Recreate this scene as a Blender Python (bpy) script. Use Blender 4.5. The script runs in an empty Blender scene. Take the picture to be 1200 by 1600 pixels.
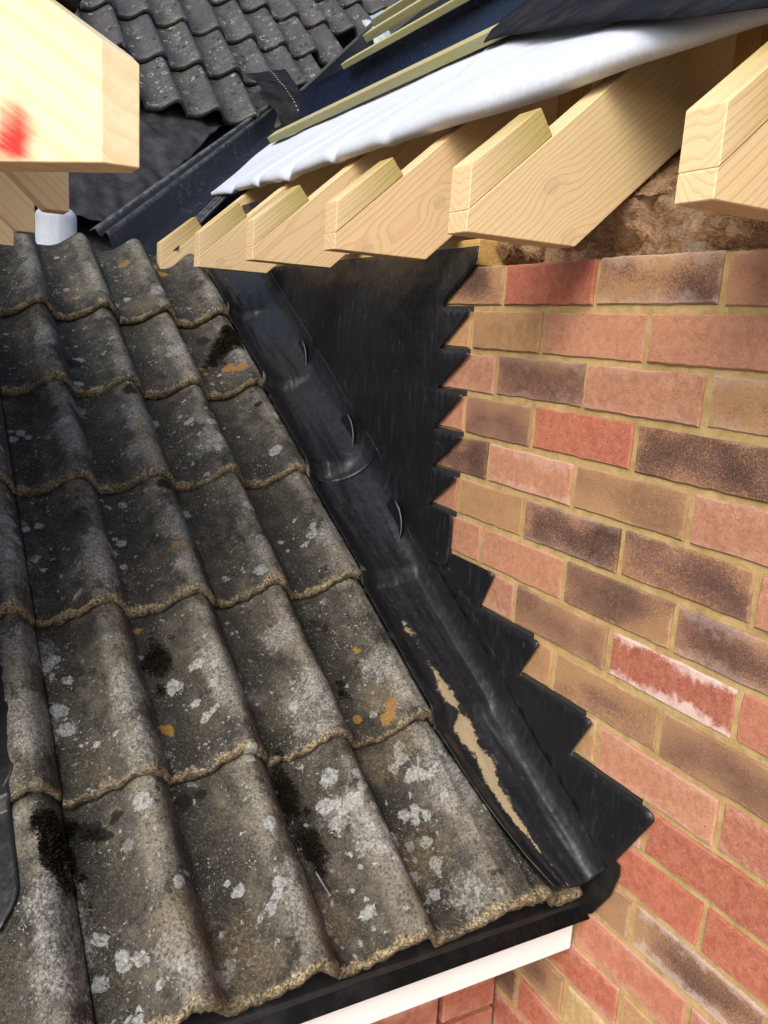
import bpy, bmesh, math, random
from mathutils import Vector, Matrix, noise
R=math.radians
random.seed(7)
sc=bpy.context.scene
C=sc.collection
# ---------------------------------------------------------------- camera, sky, sun, exposure
def look():
    yaw,pit,rol=R(-60.95),R(-12.07),R(3.69)
    f=Vector((math.sin(yaw)*math.cos(pit),math.cos(yaw)*math.cos(pit),math.sin(pit)))
    r=Vector((math.cos(yaw),-math.sin(yaw),0)); u=r.cross(f)
    r2=math.cos(rol)*r+math.sin(rol)*u; u2=-math.sin(rol)*r+math.cos(rol)*u
    return Matrix(((r2.x,u2.x,-f.x,1.16828),(r2.y,u2.y,-f.y,-.85919),(r2.z,u2.z,-f.z,-.1235),(0,0,0,1)))
cd=bpy.data.cameras.new('camera'); cam=bpy.data.objects.new('camera',cd); C.objects.link(cam)
cam.matrix_world=look(); cd.sensor_fit='VERTICAL'; cd.sensor_height=32; cd.lens=1306.03/1600*32
cd.clip_start=.01; cd.clip_end=500; sc.camera=cam
SUN_DIR=Vector((.56,-.74,.72)).normalized()          # towards the sun
w=bpy.data.worlds.new('World'); sc.world=w; w.use_nodes=True
wt=w.node_tree; sky=wt.nodes.new('ShaderNodeTexSky'); sky.sky_type='NISHITA'; sky.sun_disc=False
sky.sun_elevation=math.asin(SUN_DIR.z); sky.sun_rotation=math.atan2(SUN_DIR.x,SUN_DIR.y)
sky.air_density=1.0; sky.dust_density=3.0; sky.ozone_density=1.0
bgn=wt.nodes['Background']; bgn.inputs[1].default_value=.13; wt.links.new(sky.outputs[0],bgn.inputs[0])
sd=bpy.data.lights.new('sun','SUN'); sd.energy=1.5; sd.angle=R(32); sd.color=(1,.95,.87)
so=bpy.data.objects.new('sun',sd); C.objects.link(so); so.rotation_euler=SUN_DIR.to_track_quat('Z','Y').to_euler()
vs=sc.view_settings; vs.view_transform='Standard'; vs.look='None'; vs.exposure=.84; vs.gamma=1; vs.use_curve_mapping=False

# ---------------------------------------------------------------- material helper
class S:
    def __init__(s,name):
        s.m=bpy.data.materials.new(name); s.m.use_nodes=True; s.t=s.m.node_tree
        s.b=s.t.nodes['Principled BSDF']
    def N(s,typ,ins=None,**pr):
        n=s.t.nodes.new('ShaderNode'+typ)
        for k,v in pr.items(): setattr(n,k,v)
        for k,v in (ins or {}).items(): s.set(n.inputs[k],v)
        return n
    def set(s,sock,v):
        if isinstance(v,bpy.types.NodeSocket): s.t.links.new(v,sock)
        elif isinstance(v,(tuple,list)) and len(v)==3 and sock.type=='RGBA': sock.default_value=(*v,1)
        else: sock.default_value=v
    def B(s,**k):
        for a,v in k.items(): s.set(s.b.inputs[a.replace('_',' ')],v)
    def pos(s): return s.N('NewGeometry').outputs['Position']
    def obj(s): return s.N('TexCoord').outputs['Object']
    def gen(s): return s.N('TexCoord').outputs['Generated']
    def rnd(s): return s.N('ObjectInfo').outputs['Random']
    def at(s,name,vec=False):
        n=s.N('Attribute',attribute_name=name); return n.outputs['Vector' if vec else 'Fac']
    def M(s,op,a,b=0.0,c=None,clamp=False):
        n=s.N('Math',operation=op,use_clamp=clamp); s.set(n.inputs[0],a); s.set(n.inputs[1],b)
        if c is not None: s.set(n.inputs[2],c)
        return n.outputs[0]
    def V(s,op,a,b=(0,0,0)):
        n=s.N('VectorMath',operation=op); s.set(n.inputs[0],a)
        if op=='SCALE': s.set(n.inputs['Scale'],b)
        else: s.set(n.inputs[1],b)
        return n.outputs['Value' if op in('LENGTH','DISTANCE','DOT_PRODUCT') else 'Vector']
    def noise(s,vec,scale,detail=3,rough=.55,dist=0.,col=False):
        n=s.N('TexNoise',{'Vector':vec,'Scale':scale,'Detail':detail,'Roughness':rough,'Distortion':dist})
        return n.outputs['Color' if col else 'Fac']
    def vor(s,vec,scale,out='Distance',feature='F1'):
        n=s.N('TexVoronoi',{'Vector':vec,'Scale':scale},feature=feature); return n.outputs[out]
    def map(s,v,a,b,c=0.,d=1.,smooth=True):
        n=s.N('MapRange',{0:v,1:a,2:b,3:c,4:d},interpolation_type='SMOOTHSTEP' if smooth else 'LINEAR'); return n.outputs[0]
    def mix(s,f,a,b,mode='MIX'):
        n=s.N('Mix',data_type='RGBA',blend_type=mode); s.set(n.inputs[0],f); s.set(n.inputs[6],a); s.set(n.inputs[7],b); return n.outputs[2]
    def ramp(s,f,stops):
        n=s.N('ValToRGB',{0:f}); e=n.color_ramp.elements
        while len(e)<len(stops): e.new(.5)
        for i,(p,c) in enumerate(stops): e[i].position=p; e[i].color=(*c,1)
        return n.outputs[0]
    def bump(s,h,strength=.4,dist=.002,nrm=None):
        i={'Strength':strength,'Distance':dist,'Height':h}
        if nrm is not None: i['Normal']=nrm
        return s.N('Bump',i).outputs[0]
    def sep(s,v):
        n=s.N('SeparateXYZ',{0:v}); return n.outputs
    def comb(s,x,y,z):
        return s.N('CombineXYZ',{0:x,1:y,2:z}).outputs[0]

def m_tile(name,far=False):
    s=S(name); p=s.pos(); cr=s.at('crest'); ed=s.at('edge')
    big=s.noise(p,6,3,.6); mid=s.noise(p,34,5,.68); fine=s.noise(p,240,4,.75); grit=s.noise(p,850,1,.5)
    if far: g=s.ramp(s.M('MULTIPLY_ADD',mid,.6,s.M('MULTIPLY',big,.4)),[(.33,(.014,.014,.015)),(.5,(.034,.034,.035)),(.68,(.075,.075,.074))])
    else: g=s.ramp(s.M('MULTIPLY_ADD',mid,.6,s.M('MULTIPLY',big,.4)),[(.36,(.015,.0145,.013)),(.47,(.042,.038,.031)),(.57,(.088,.078,.060)),(.72,(.165,.145,.108))])
    grain=s.mix(s.map(fine,.36,.66),(.055,.049,.039),(.41,.37,.29))
    sv=s.V('DOT_PRODUCT',p,(-.866,0.,.5)); strk=s.noise(s.comb(s.M('MULTIPLY',sv,.22),s.sep(p)[1],0.),26,4,.65)
    # washed sandy crowns and dirty pans, contrast deepened to paint roll light and shade
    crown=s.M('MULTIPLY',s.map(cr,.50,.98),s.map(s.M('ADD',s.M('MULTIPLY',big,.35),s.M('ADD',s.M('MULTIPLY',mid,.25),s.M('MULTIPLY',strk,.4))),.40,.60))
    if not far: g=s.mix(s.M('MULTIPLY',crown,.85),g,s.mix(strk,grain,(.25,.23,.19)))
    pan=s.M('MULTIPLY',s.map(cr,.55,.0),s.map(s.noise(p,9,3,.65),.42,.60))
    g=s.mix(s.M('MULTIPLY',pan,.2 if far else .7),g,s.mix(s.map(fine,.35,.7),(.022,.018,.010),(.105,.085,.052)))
    g=s.mix(s.M('MULTIPLY',s.map(cr,.30,.02),s.map(s.noise(p,21,4,.7),.35,.6,.25,.9)),g,(.014,.0125,.009))  # painted shade: darkens the troughs between the rolls
    mossy=s.map(s.noise(s.V('ADD',p,(3.1,1.7,.4)),13,5,.75),.55,.64)
    g=s.mix(s.M('MULTIPLY',mossy,.85),g,(.010,.0095,.008))
    g=s.mix(s.M('MULTIPLY',s.map(fine,.56,.70),.6),g,s.mix(.65,g,(.40,.38,.32)))
    g=s.mix(s.M('MULTIPLY',s.map(fine,.46,.33),.85),g,(.008,.0075,.007))
    g=s.mix(s.M('MULTIPLY',s.map(grit,.56,.70),.5),g,s.mix(.4,g,(.45,.42,.35)))
    if not far:
        ef=s.map(s.M('ADD',ed,s.M('MULTIPLY',s.M('SUBTRACT',mid,.5),2.6)),.40,.75)
        g=s.mix(s.M('MULTIPLY',ef,s.map(s.noise(p,19,4,.7),.38,.56,.35,.95)),g,s.ramp(fine,[(.33,(.016,.012,.007)),(.44,(.11,.085,.045)),(.55,(.32,.255,.15)),(.70,(.62,.53,.36))]))
    wv=s.V('ADD',p,s.V('SCALE',s.V('SUBTRACT',s.noise(p,85,3,.65,col=True),(.5,.5,.5)),.020))
    lich=None
    for sc_,thr,rr,cl in ((34,.76,.30,.50),(85,.66,.32,.49),(190,.62,.34,.5)):
        n=s.N('TexVoronoi',{'Vector':wv,'Scale':sc_}); rc=s.sep(n.outputs['Color'])
        rad=s.M('MULTIPLY_ADD',rc[1],.22,rr-.16)
        k=s.M('MULTIPLY',s.map(s.M('SUBTRACT',n.outputs['Distance'],rad),.0,-.06),s.map(rc[0],thr,thr+.02))
        k=s.M('MULTIPLY',k,s.map(s.noise(p,6 if sc_<100 else 10,2),cl,cl+.06))
        lich=k if lich is None else s.M('MAXIMUM',lich,k)
    edgeN=s.M('MULTIPLY',s.M('SUBTRACT',s.noise(p,70,5,.7),.5),1.35)
    lw=s.map(s.M('ADD',s.at('lw'),edgeN),.33,.42)
    lp=s.M('MULTIPLY',s.map(s.M('ADD',s.at('lp'),edgeN),.28,.55),s.map(s.noise(p,60,5,.75),.38,.62,.25,1.))
    lich=s.M('MULTIPLY',s.M('MAXIMUM',lich,lw),s.map(s.noise(p,130,4,.75),.34,.5,.25,1.))
    lcol=s.ramp(fine,[(.3,(.12,.125,.115)),(.5,(.34,.35,.335)),(.7,(.58,.59,.57))])
    g=s.mix(s.M('MULTIPLY',lp,.78),g,s.ramp(fine,[(.32,(.09,.087,.078)),(.5,(.25,.245,.225)),(.7,(.46,.45,.42))]))
    g=s.mix(s.M('MULTIPLY',lich,.55 if far else .8),g,lcol)
    if far:
        n=s.N('TexVoronoi',{'Vector':wv,'Scale':24.}); rc=s.sep(n.outputs['Color'])
        ring=s.M('MULTIPLY',s.map(s.M('ABSOLUTE',s.M('SUBTRACT',n.outputs['Distance'],.30)),.07,.02),s.map(rc[1],.66,.7)); ring=s.M('MULTIPLY',ring,s.map(s.noise(p,70,4,.7),.38,.58))
        g=s.mix(s.M('MULTIPLY',ring,.6),g,(.42,.42,.40))
        n=s.N('TexVoronoi',{'Vector':s.V('ADD',wv,(.7,.3,.9)),'Scale':22.}); rc=s.sep(n.outputs['Color'])
        g=s.mix(s.M('MULTIPLY',s.map(n.outputs['Distance'],.25,.19),s.map(rc[2],.6,.62)),g,(.006,.005,.005))
    lo=s.map(s.M('ADD',s.at('lo'),edgeN),.42,.52)
    g=s.mix(s.M('MULTIPLY',lo,.85),g,s.mix(fine,(.13,.065,.012),(.42,.235,.055)))
    lb=s.map(s.M('ADD',s.at('lb'),edgeN),.35,.5)
    g=s.mix(s.M('MULTIPLY',lb,.93),g,(.008,.007,.006))
    ls=s.map(s.M('ADD',s.at('ls'),edgeN),.3,.7)
    g=s.mix(s.M('MULTIPLY',ls,.42),g,s.mix(s.map(fine,.35,.65),(.07,.052,.028),(.25,.20,.125)))
    h=s.M('ADD',s.M('MULTIPLY',fine,1.1),s.M('MULTIPLY',grit,.5)); h=s.M('ADD',h,s.M('MULTIPLY',mid,1.1)); h=s.M('ADD',h,s.M('MULTIPLY',lich,.35))
    s.B(Base_Color=g,Roughness=.55 if far else .82,Normal=s.bump(h,.7 if not far else .35,.0045)); s.b.inputs['Specular IOR Level'].default_value=.5 if far else .3
    return s.m

def m_brick():
    s=S('brick_clay'); oi=s.N('ObjectInfo'); base=oi.outputs['Color']; al=oi.outputs['Alpha']; rd=oi.outputs['Random']
    p=s.V('ADD',s.obj(),s.V('SCALE',s.comb(rd,s.M('MULTIPLY',rd,3.7),s.M('MULTIPLY',rd,7.3)),11.))
    g=s.sep(s.gen())
    n1=s.noise(p,14,4,.6); n2=s.noise(p,80,6,.7); n3=s.noise(p,420,3,.6); n4=s.noise(p,800,2,.5)
    c=s.mix(s.map(n2,.3,.7),s.mix(.25,base,(.10,.05,.035)),s.mix(.12,base,(.8,.58,.42))); c=s.mix(s.M('MULTIPLY',s.map(n1,.52,.68),.35),c,s.mix(.5,base,(.42,.24,.10)))
    # kiln burnt heart: alpha carries how much of the face is burnt
    ex=s.M('MINIMUM',g[0],s.M('SUBTRACT',1.,g[0])); ez=s.M('MINIMUM',g[2],s.M('SUBTRACT',1.,g[2]))
    e=s.M('MINIMUM',s.M('MULTIPLY',ex,3.),ez)
    lowf=s.noise(s.V('MULTIPLY',p,(1.,1.,1.6)),7,2,.5)
    field=s.M('ADD',s.M('ADD',s.M('MULTIPLY',s.M('MINIMUM',s.M('MULTIPLY',ex,2.),ez),.7),s.M('MULTIPLY',s.M('SUBTRACT',lowf,.5),2.2)),s.M('MULTIPLY',s.M('SUBTRACT',n2,.5),.9))
    field=s.M('ADD',field,s.M('MULTIPLY',s.M('SUBTRACT',n3,.5),2.2))
    burnt=s.M('MULTIPLY',s.map(field,-.12,.55),al)
    c=s.mix(s.M('MULTIPLY',s.map(al,.3,.7),s.map(field,.25,-.2)),c,(.37,.215,.105))
    c=s.mix(burnt,c,s.mix(s.map(n2,.3,.7),(.036,.021,.020),(.105,.056,.042)))
    rim=s.M('MULTIPLY',s.map(s.M('ADD',e,s.M('MULTIPLY',s.M('SUBTRACT',n2,.5),.5)),.10,-.02),s.map(s.noise(p,11,2),.45,.6))
    c=s.mix(s.M('MULTIPLY',rim,.28),c,(.62,.44,.31))
    c=s.mix(s.M('MULTIPLY',s.map(n3,.56,.72),.34),c,(.72,.48,.32))
    c=s.mix(s.M('MULTIPLY',s.map(n3,.42,.28),.6),c,(.10,.05,.035))
    wh=s.N('Attribute',attribute_name='scum',attribute_type='OBJECT').outputs['Fac']
    wf=s.M('MULTIPLY',s.map(s.M('ADD',s.M('ADD',s.M('MULTIPLY',ez,-1.6),s.M('MULTIPLY',n2,1.1)),s.M('MULTIPLY',s.M('SUBTRACT',n1,.5),1.6)),.12,.55),wh)
    c=s.mix(s.M('MULTIPLY',wf,.8),c,(.80,.68,.64))
    h=s.M('ADD',s.M('MULTIPLY',n3,.7),s.M('ADD',n2,s.M('MULTIPLY',n4,.35)))
    s.B(Base_Color=c,Roughness=.9,Normal=s.bump(h,.8,.0022)); s.b.inputs['Specular IOR Level'].default_value=.25
    return s.m
def m_mortar():
    s=S('mortar_sand'); p=s.pos(); n=s.noise(p,30,5,.6); f=s.noise(p,380,4,.65)
    c=s.mix(s.map(n,.3,.7),(.33,.23,.095),(.46,.335,.155)); c=s.mix(s.M('MULTIPLY',s.map(f,.55,.75),.5),c,(.62,.50,.31))
    c=s.mix(s.M('MULTIPLY',s.map(s.noise(p,55,3),.58,.68),.35),c,(.20,.15,.075))
    s.B(Base_Color=c,Roughness=.95,Normal=s.bump(s.M('ADD',s.M('MULTIPLY',n,2.),f),.6,.002)); s.b.inputs['Specular IOR Level'].default_value=.2
    return s.m
def m_lead(name='lead_sheet_metal'):
    s=S(name); p=s.pos(); n=s.noise(p,6,4,.6); f=s.noise(p,60,6,.7); ff=s.noise(p,300,4,.7)
    st=s.noise(s.V('MULTIPLY',p,(30,30,5)),3,5,.7)
    c=s.mix(n,(.0055,.006,.0075),(.013,.014,.0175))
    c=s.mix(s.M('MULTIPLY',s.map(st,.5,.8),.5),c,(.06,.06,.06))
    c=s.mix(s.M('MULTIPLY',s.map(s.noise(p,14,6,.78),.60,.74),.45),c,(.085,.088,.095)); c=s.mix(s.M('MULTIPLY',s.map(s.noise(s.V('MULTIPLY',p,(2.,3.,2.)),22,6,.8),.60,.68),.18),c,(.16,.14,.10))
    sc1=s.map(s.noise(s.V('MULTIPLY',p,(60,60,22)),5,3,.6),.70,.74)
    c=s.mix(s.M('MULTIPLY',sc1,.16),c,(.25,.25,.25))
    lv=s.at('luv',True)
    scr=s.map(s.noise(s.V('MULTIPLY',lv,(9.,55.,1.)),1.,6,.82),.60,.70); gate=s.map(s.noise(p,7,3,.6),.46,.62)
    c=s.mix(s.M('MULTIPLY',s.M('MULTIPLY',scr,gate),.55),c,(.17,.165,.15))
    en=s.M('MULTIPLY',s.M('SUBTRACT',s.noise(p,24,7,.80),.5),2.4)
    mud=s.map(s.M('ADD',s.at('mud'),en),.50,.56)
    thin=s.M('MULTIPLY',s.map(s.M('ADD',s.at('mud'),s.M('MULTIPLY',en,1.2)),.36,.6),.28)
    c=s.mix(s.M('MAXIMUM',s.M('MULTIPLY',mud,.95),thin),c,s.mix(ff,(.20,.155,.085),(.36,.29,.18)))
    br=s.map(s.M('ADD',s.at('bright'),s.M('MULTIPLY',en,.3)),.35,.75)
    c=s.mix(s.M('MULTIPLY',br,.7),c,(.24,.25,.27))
    rg=s.M('MULTIPLY_ADD',f,.38,.20); rg=s.M('MAXIMUM',rg,s.M('MULTIPLY',mud,.95))
    h=s.M('ADD',s.M('MULTIPLY',s.noise(p,22,3,.5),1.),s.M('ADD',s.M('MULTIPLY',f,.12),s.M('MULTIPLY',mud,.25)))
    s.B(Base_Color=c,Roughness=rg,Metallic=s.M('SUBTRACT',.12,s.M('MULTIPLY',mud,.12)),Normal=s.bump(h,.5,.007)); s.b.inputs['Specular IOR Level'].default_value=.45
    return s.m
def m_wood(name,a,b,late,green=0.,red=0.,rs=120.):
    s=S(name); g0=s.at('gco',True); rd=s.rnd()
    g=s.V('ADD',g0,s.V('SCALE',s.comb(s.M('MULTIPLY',rd,5.),rd,s.M('MULTIPLY',rd,1.7)),3.))
    wob=s.V('SCALE',s.V('SUBTRACT',s.noise(s.V('MULTIPLY',g,(2.2,9,9)),1.,3,.5,col=True),(.5,.5,.5)),.040)
    q=s.sep(s.V('ADD',g0,wob))
    oy=s.M('ADD',q[1],s.M('MULTIPLY_ADD',rd,.10,-.09)); oz=s.M('ADD',q[2],s.M('MULTIPLY_ADD',rd,-.2,.16))
    r=s.M('SQRT',s.M('ADD',s.M('MULTIPLY',oy,oy),s.M('MULTIPLY',oz,oz))); r=s.M('ADD',r,s.M('MULTIPLY',s.noise(s.V('MULTIPLY',g,(.8,26,26)),1.,2,.5),.026))
    gs=s.sep(g0); KN=[]
    for nm in ('knot_a','knot_b'):
        o=s.sep(s.N('Attribute',attribute_name=nm,attribute_type='OBJECT').outputs['Vector'])
        dx=s.M('MULTIPLY',s.M('SUBTRACT',gs[0],s.M('SUBTRACT',o[0],10.)),.72); dz=s.M('SUBTRACT',gs[2],s.M('SUBTRACT',o[1],10.))
        kd=s.M('ADD',s.M('SQRT',s.M('ADD',s.M('MULTIPLY',dx,dx),s.M('MULTIPLY',dz,dz))),s.M('MULTIPLY',s.M('SUBTRACT',s.noise(g0,130,2),.5),.004)); KN.append(kd)
        r=s.M('ADD',r,s.M('MULTIPLY',s.map(kd,.045,.0),.016))
    band=s.M('FRACT',s.M('MULTIPLY',r,rs)); lw=s.M('MULTIPLY',s.map(band,.45,.93),s.map(band,1.0,.93))
    st=s.noise(s.V('MULTIPLY',g,(6,260,260)),1.,4,.7); bl=s.noise(s.V('MULTIPLY',g,(3,14,14)),1.,3,.6)
    c=s.mix(bl,a,b); c=s.mix(s.M('MULTIPLY',lw,s.M('MULTIPLY_ADD',bl,.75,.06)),c,late); c=s.mix(s.M('MULTIPLY',s.map(st,.42,.72),.5),c,late); c=s.mix(s.M('MULTIPLY',s.map(s.noise(s.V('MULTIPLY',g,(1.6,60,60)),1.,3,.6),.48,.66),.38),c,late)
    if green: c=s.mix(s.M('MULTIPLY',s.map(s.noise(s.V('MULTIPLY',g,(4,20,20)),1.,2),.4,.65),green),c,(.36,.32,.11))
    # knots
    kv=s.V('MULTIPLY',g,(5.5,.01,12.5)); kd=s.vor(kv,1.0); kr=s.sep(s.vor(kv,1.,'Color'))[0]
    kd=s.M('ADD',kd,s.M('MULTIPLY',s.M('SUBTRACT',s.noise(g,60,2),.5),.05))
    kn=s.M('MULTIPLY',s.map(kd,.105,.07),s.map(kr,.36,.40)); kring=s.M('MULTIPLY',s.map(s.M('ABSOLUTE',s.M('SUBTRACT',kd,.085)),.025,.005),s.map(kr,.36,.40))
    c=s.mix(s.M('MULTIPLY',kn,.6),c,(.27,.13,.04)); c=s.mix(s.M('MULTIPLY',kring,.75),c,(.09,.04,.012))
    for kd in KN:
        c=s.mix(s.M('MULTIPLY',s.map(kd,.022,.008),.4),c,late); c=s.mix(s.M('MULTIPLY',s.map(kd,.0105,.0075),.9),c,(.17,.075,.022)); c=s.mix(s.M('MULTIPLY',s.map(s.M('ABSOLUTE',s.M('SUBTRACT',kd,.0088)),.0026,.0006),.9),c,(.035,.016,.006))
    sm=s.map(s.noise(s.V('MULTIPLY',g,(9,30,30)),1.3,4,.7),.66,.78); c=s.mix(s.M('MULTIPLY',sm,.35),c,(.16,.13,.09)); sawn=s.noise(s.V('MULTIPLY',g,(170,4,14)),1.,2,.6); c=s.mix(s.M('MULTIPLY',s.map(sawn,.5,.7),.16),c,late); gr=s.map(s.noise(g,5,4,.7),.55,.75); c=s.mix(s.M('MULTIPLY',gr,.22),c,(.30,.22,.11))
    if red:
        # sprayed timber-yard mark
        rf=s.map(s.M('ADD',s.at('spray'),s.M('MULTIPLY',s.M('SUBTRACT',st,.5),.5)),.1,.75); c=s.mix(s.M('MULTIPLY',rf,.97),c,(.62,.012,.012))
    c=s.mix(s.M('MULTIPLY',s.at('saw'),.75),c,s.mix(s.M('MULTIPLY',lw,.5),(.80,.61,.37),(.66,.43,.21)))
    s.B(Base_Color=c,Roughness=.72,Normal=s.bump(s.M('ADD',st,s.M('MULTIPLY',lw,.6)),.25,.0012)); s.b.inputs['Specular IOR Level'].default_value=.3
    return s.m
def m_simple(name,col,rough=.5,scale=20,var=.25,metal=0.,bump=.2,bd=.002,spec=.5,fine=True):
    s=S(name); p=s.pos(); n=s.noise(p,scale,5,.65)
    d=tuple(x*(1-var) for x in col); u=tuple(min(1,x*(1+var)) for x in col)
    c=s.mix(s.map(n,.3,.7),d,u)
    s.B(Base_Color=c,Roughness=s.M('MULTIPLY_ADD',n,.2,rough-.1),Metallic=metal,Normal=s.bump(s.noise(p,scale*4,4,.6),bump,bd)); s.b.inputs['Specular IOR Level'].default_value=spec
    return s.m
def m_dusty(name,col,dust,rough=.35,spec=.5):
    s=S(name); p=s.pos(); up=s.sep(s.N('NewGeometry').outputs['Normal'])[2]
    d=s.M('MULTIPLY',s.map(s.noise(p,60,6,.75),.50,.75),.45); n=s.noise(p,8,3)
    sp=s.map(s.noise(s.V('MULTIPLY',p,(1,1,1)),170,2),.70,.75)
    c=s.mix(s.M('MULTIPLY',d,s.map(n,.35,.65)),col,dust); c=s.mix(s.M('MULTIPLY',s.at('dust'),s.map(s.noise(p,45,5,.7),.35,.62,.1,.75)),c,dust); c=s.mix(s.M('MULTIPLY',sp,.35),c,dust)
    s.B(Base_Color=c,Roughness=s.M('MULTIPLY_ADD',d,.5,rough),Normal=s.bump(s.noise(p,9,2,.5),.12,.004)); s.b.inputs['Specular IOR Level'].default_value=spec
    return s.m
def m_felt(name='black_felt',k=1.,sp=.08):
    s=S(name); p=s.pos(); wv=s.M('SINE',s.M('MULTIPLY',s.sep(p)[1],900.)); n=s.noise(p,15,4,.6)
    c=s.mix(s.map(n,.35,.7),(.007*k,.007*k,.008*k),(.020*k,.020*k,.022*k)); c=s.mix(s.M('MULTIPLY',s.map(s.noise(p,70,5,.7),.58,.74),.25),c,(.05,.048,.046))
    # stitched dotted lines
    stt=s.at('stitch'); c=s.mix(s.M('MULTIPLY',s.map(stt,.5,.6),.7),c,(.42,.42,.42))
    s.B(Base_Color=c,Roughness=.72,Normal=s.bump(s.M('ADD',n,s.noise(p,60,3)),.30,.005)); s.b.inputs['Specular IOR Level'].default_value=sp
    return s.m
def m_membrane():
    s=S('white_membrane'); p=s.pos(); n=s.noise(p,16,4,.55); f=s.noise(p,120,3)
    c=s.mix(s.map(f,.4,.7),(.55,.60,.69),(.62,.66,.73))
    s.B(Base_Color=c,Roughness=.5,Normal=s.bump(s.M('ADD',n,s.M('MULTIPLY',f,.05)),.10,.006)); s.b.inputs['Subsurface Weight'].default_value=.0
    s.b.inputs['Specular IOR Level'].default_value=.35
    return s.m
def m_wool():
    s=S('mineral_wool'); p=s.pos(); q=s.noise(p,18,5,.7,col=True); n=s.noise(s.V('ADD',p,s.V('SCALE',q,.05)),30,6,.75); f=s.noise(s.V('MULTIPLY',p,(1,1,2.2)),160,5,.75)
    c=s.ramp(s.M('MULTIPLY_ADD',n,.65,s.M('MULTIPLY',f,.35)),[(.38,(.07,.040,.020)),(.48,(.30,.18,.10)),(.58,(.48,.33,.21)),(.72,(.64,.53,.42))])
    gr=s.map(s.M('ADD',s.at('grey'),s.M('MULTIPLY',s.M('SUBTRACT',n,.5),1.3)),.35,.7); c=s.mix(gr,c,s.mix(f,(.07,.06,.052),(.26,.24,.22)))
    s.B(Base_Color=c,Roughness=1.,Normal=s.bump(s.M('ADD',n,f),.6,.008)); s.b.inputs['Specular IOR Level'].default_value=.05
    return s.m
def m_wallbrick():
    s=S('brick_pattern'); p=s.pos(); q=s.sep(p)
    n=s.N('TexBrick',{'Vector':s.comb(s.M('ADD',q[0],q[1]),q[2],0.),'Color1':(.40,.17,.11),'Color2':(.25,.12,.08),'Mortar':(.5,.38,.2),'Scale':1.,'Mortar Size':.005,'Brick Width':.225,'Row Height':.075})
    s.B(Base_Color=s.mix(s.M('MULTIPLY',s.noise(p,60,5),.6),n.outputs[0],(.3,.2,.14)),Roughness=.9,Normal=s.bump(n.outputs[1],-.5,.005)); return s.m
def m_ground():
    s=S('ground_soil'); p=s.pos(); n=s.noise(p,3,6,.7); c=s.mix(n,(.10,.085,.06),(.27,.25,.21)); s.B(Base_Color=c,Roughness=.95,Normal=s.bump(n,.5,.02)); return s.m

MT=dict(tile=m_tile('weathered_concrete_tile'),tilefar=m_tile('dark_concrete_tile',True),brick=m_brick(),mortar=m_mortar(),lead=m_lead(),
 raft=m_wood('sawn_pine',(.50,.325,.110),(.58,.405,.160),(.33,.170,.045),.32), raftg=m_wood('treated_pine',(.42,.315,.098),(.50,.395,.145),(.26,.165,.042),.55),
 raftr=m_wood('heart_pine',(.50,.265,.085),(.60,.375,.145),(.37,.145,.038),.12), hip=m_wood('overexposed_fresh_pine',(.80,.66,.42),(.84,.72,.49),(.70,.52,.28),0.,1.,45.),  # hip pine paled, grain faded, so its colour carries the overexposed sunlight
 jack=m_wood('clean_pine',(.68,.50,.26),(.74,.58,.33),(.50,.32,.13),.1),batten=m_wood('green_batten',(.36,.34,.18),(.42,.40,.23),(.29,.27,.13),.5),
 upvc=m_simple('white_upvc',(.90,.91,.92),.25,8,.02,bump=.02),navy=m_dusty('navy_plastic',(.006,.010,.030),(.05,.06,.09),.24,.45),grp=m_dusty('black_valley_plastic',(.008,.009,.013),(.15,.15,.15),.40,.35),
 grpg=m_dusty('grey_valley_plastic',(.045,.046,.045),(.16,.155,.14),.55),felt=m_felt(),felt2=m_felt('grey_black_felt',2.0,.25),memb=m_membrane(),wool=m_wool(),moss=m_simple('dry_black_moss',(.016,.012,.007),.95,60,.5,spec=.1),
 steel=m_simple('galvanised_steel',(.30,.30,.30),.45,90,.3,metal=.8),dark=m_simple('chase_shade_dark',(.02,.018,.016),.9,20,.3),wb=m_wallbrick(),ground=m_ground(),
 tray=None,poly=None,crumb=m_simple('mortar_crumb',(.42,.33,.2),.95,60,.3))
def m_tray():
    s=S('ribbed_black_plastic'); p=s.pos(); q=s.sep(p); d=s.M('ADD',q[0],q[2]); rib=s.M('SINE',s.M('MULTIPLY',q[2],1500.)); n=s.noise(p,30,5,.7)
    c=s.mix(s.map(n,.4,.75),(.006,.0062,.007),(.018,.0175,.017)); c=s.mix(s.M('MULTIPLY',s.map(s.noise(p,90,5,.75),.62,.75),.4),c,(.12,.10,.07))
    s.B(Base_Color=c,Roughness=.42,Normal=s.bump(rib,.12,.0006)); return s.m
MT['tray']=m_tray()
def m_poly():
    s=S('clear_polythene'); s.B(Base_Color=(.62,.70,.74),Roughness=.15,Alpha=.45); s.B(Normal=s.bump(s.noise(s.pos(),40,4),.6,.01)); return s.m
MT['poly']=m_poly()

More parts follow.
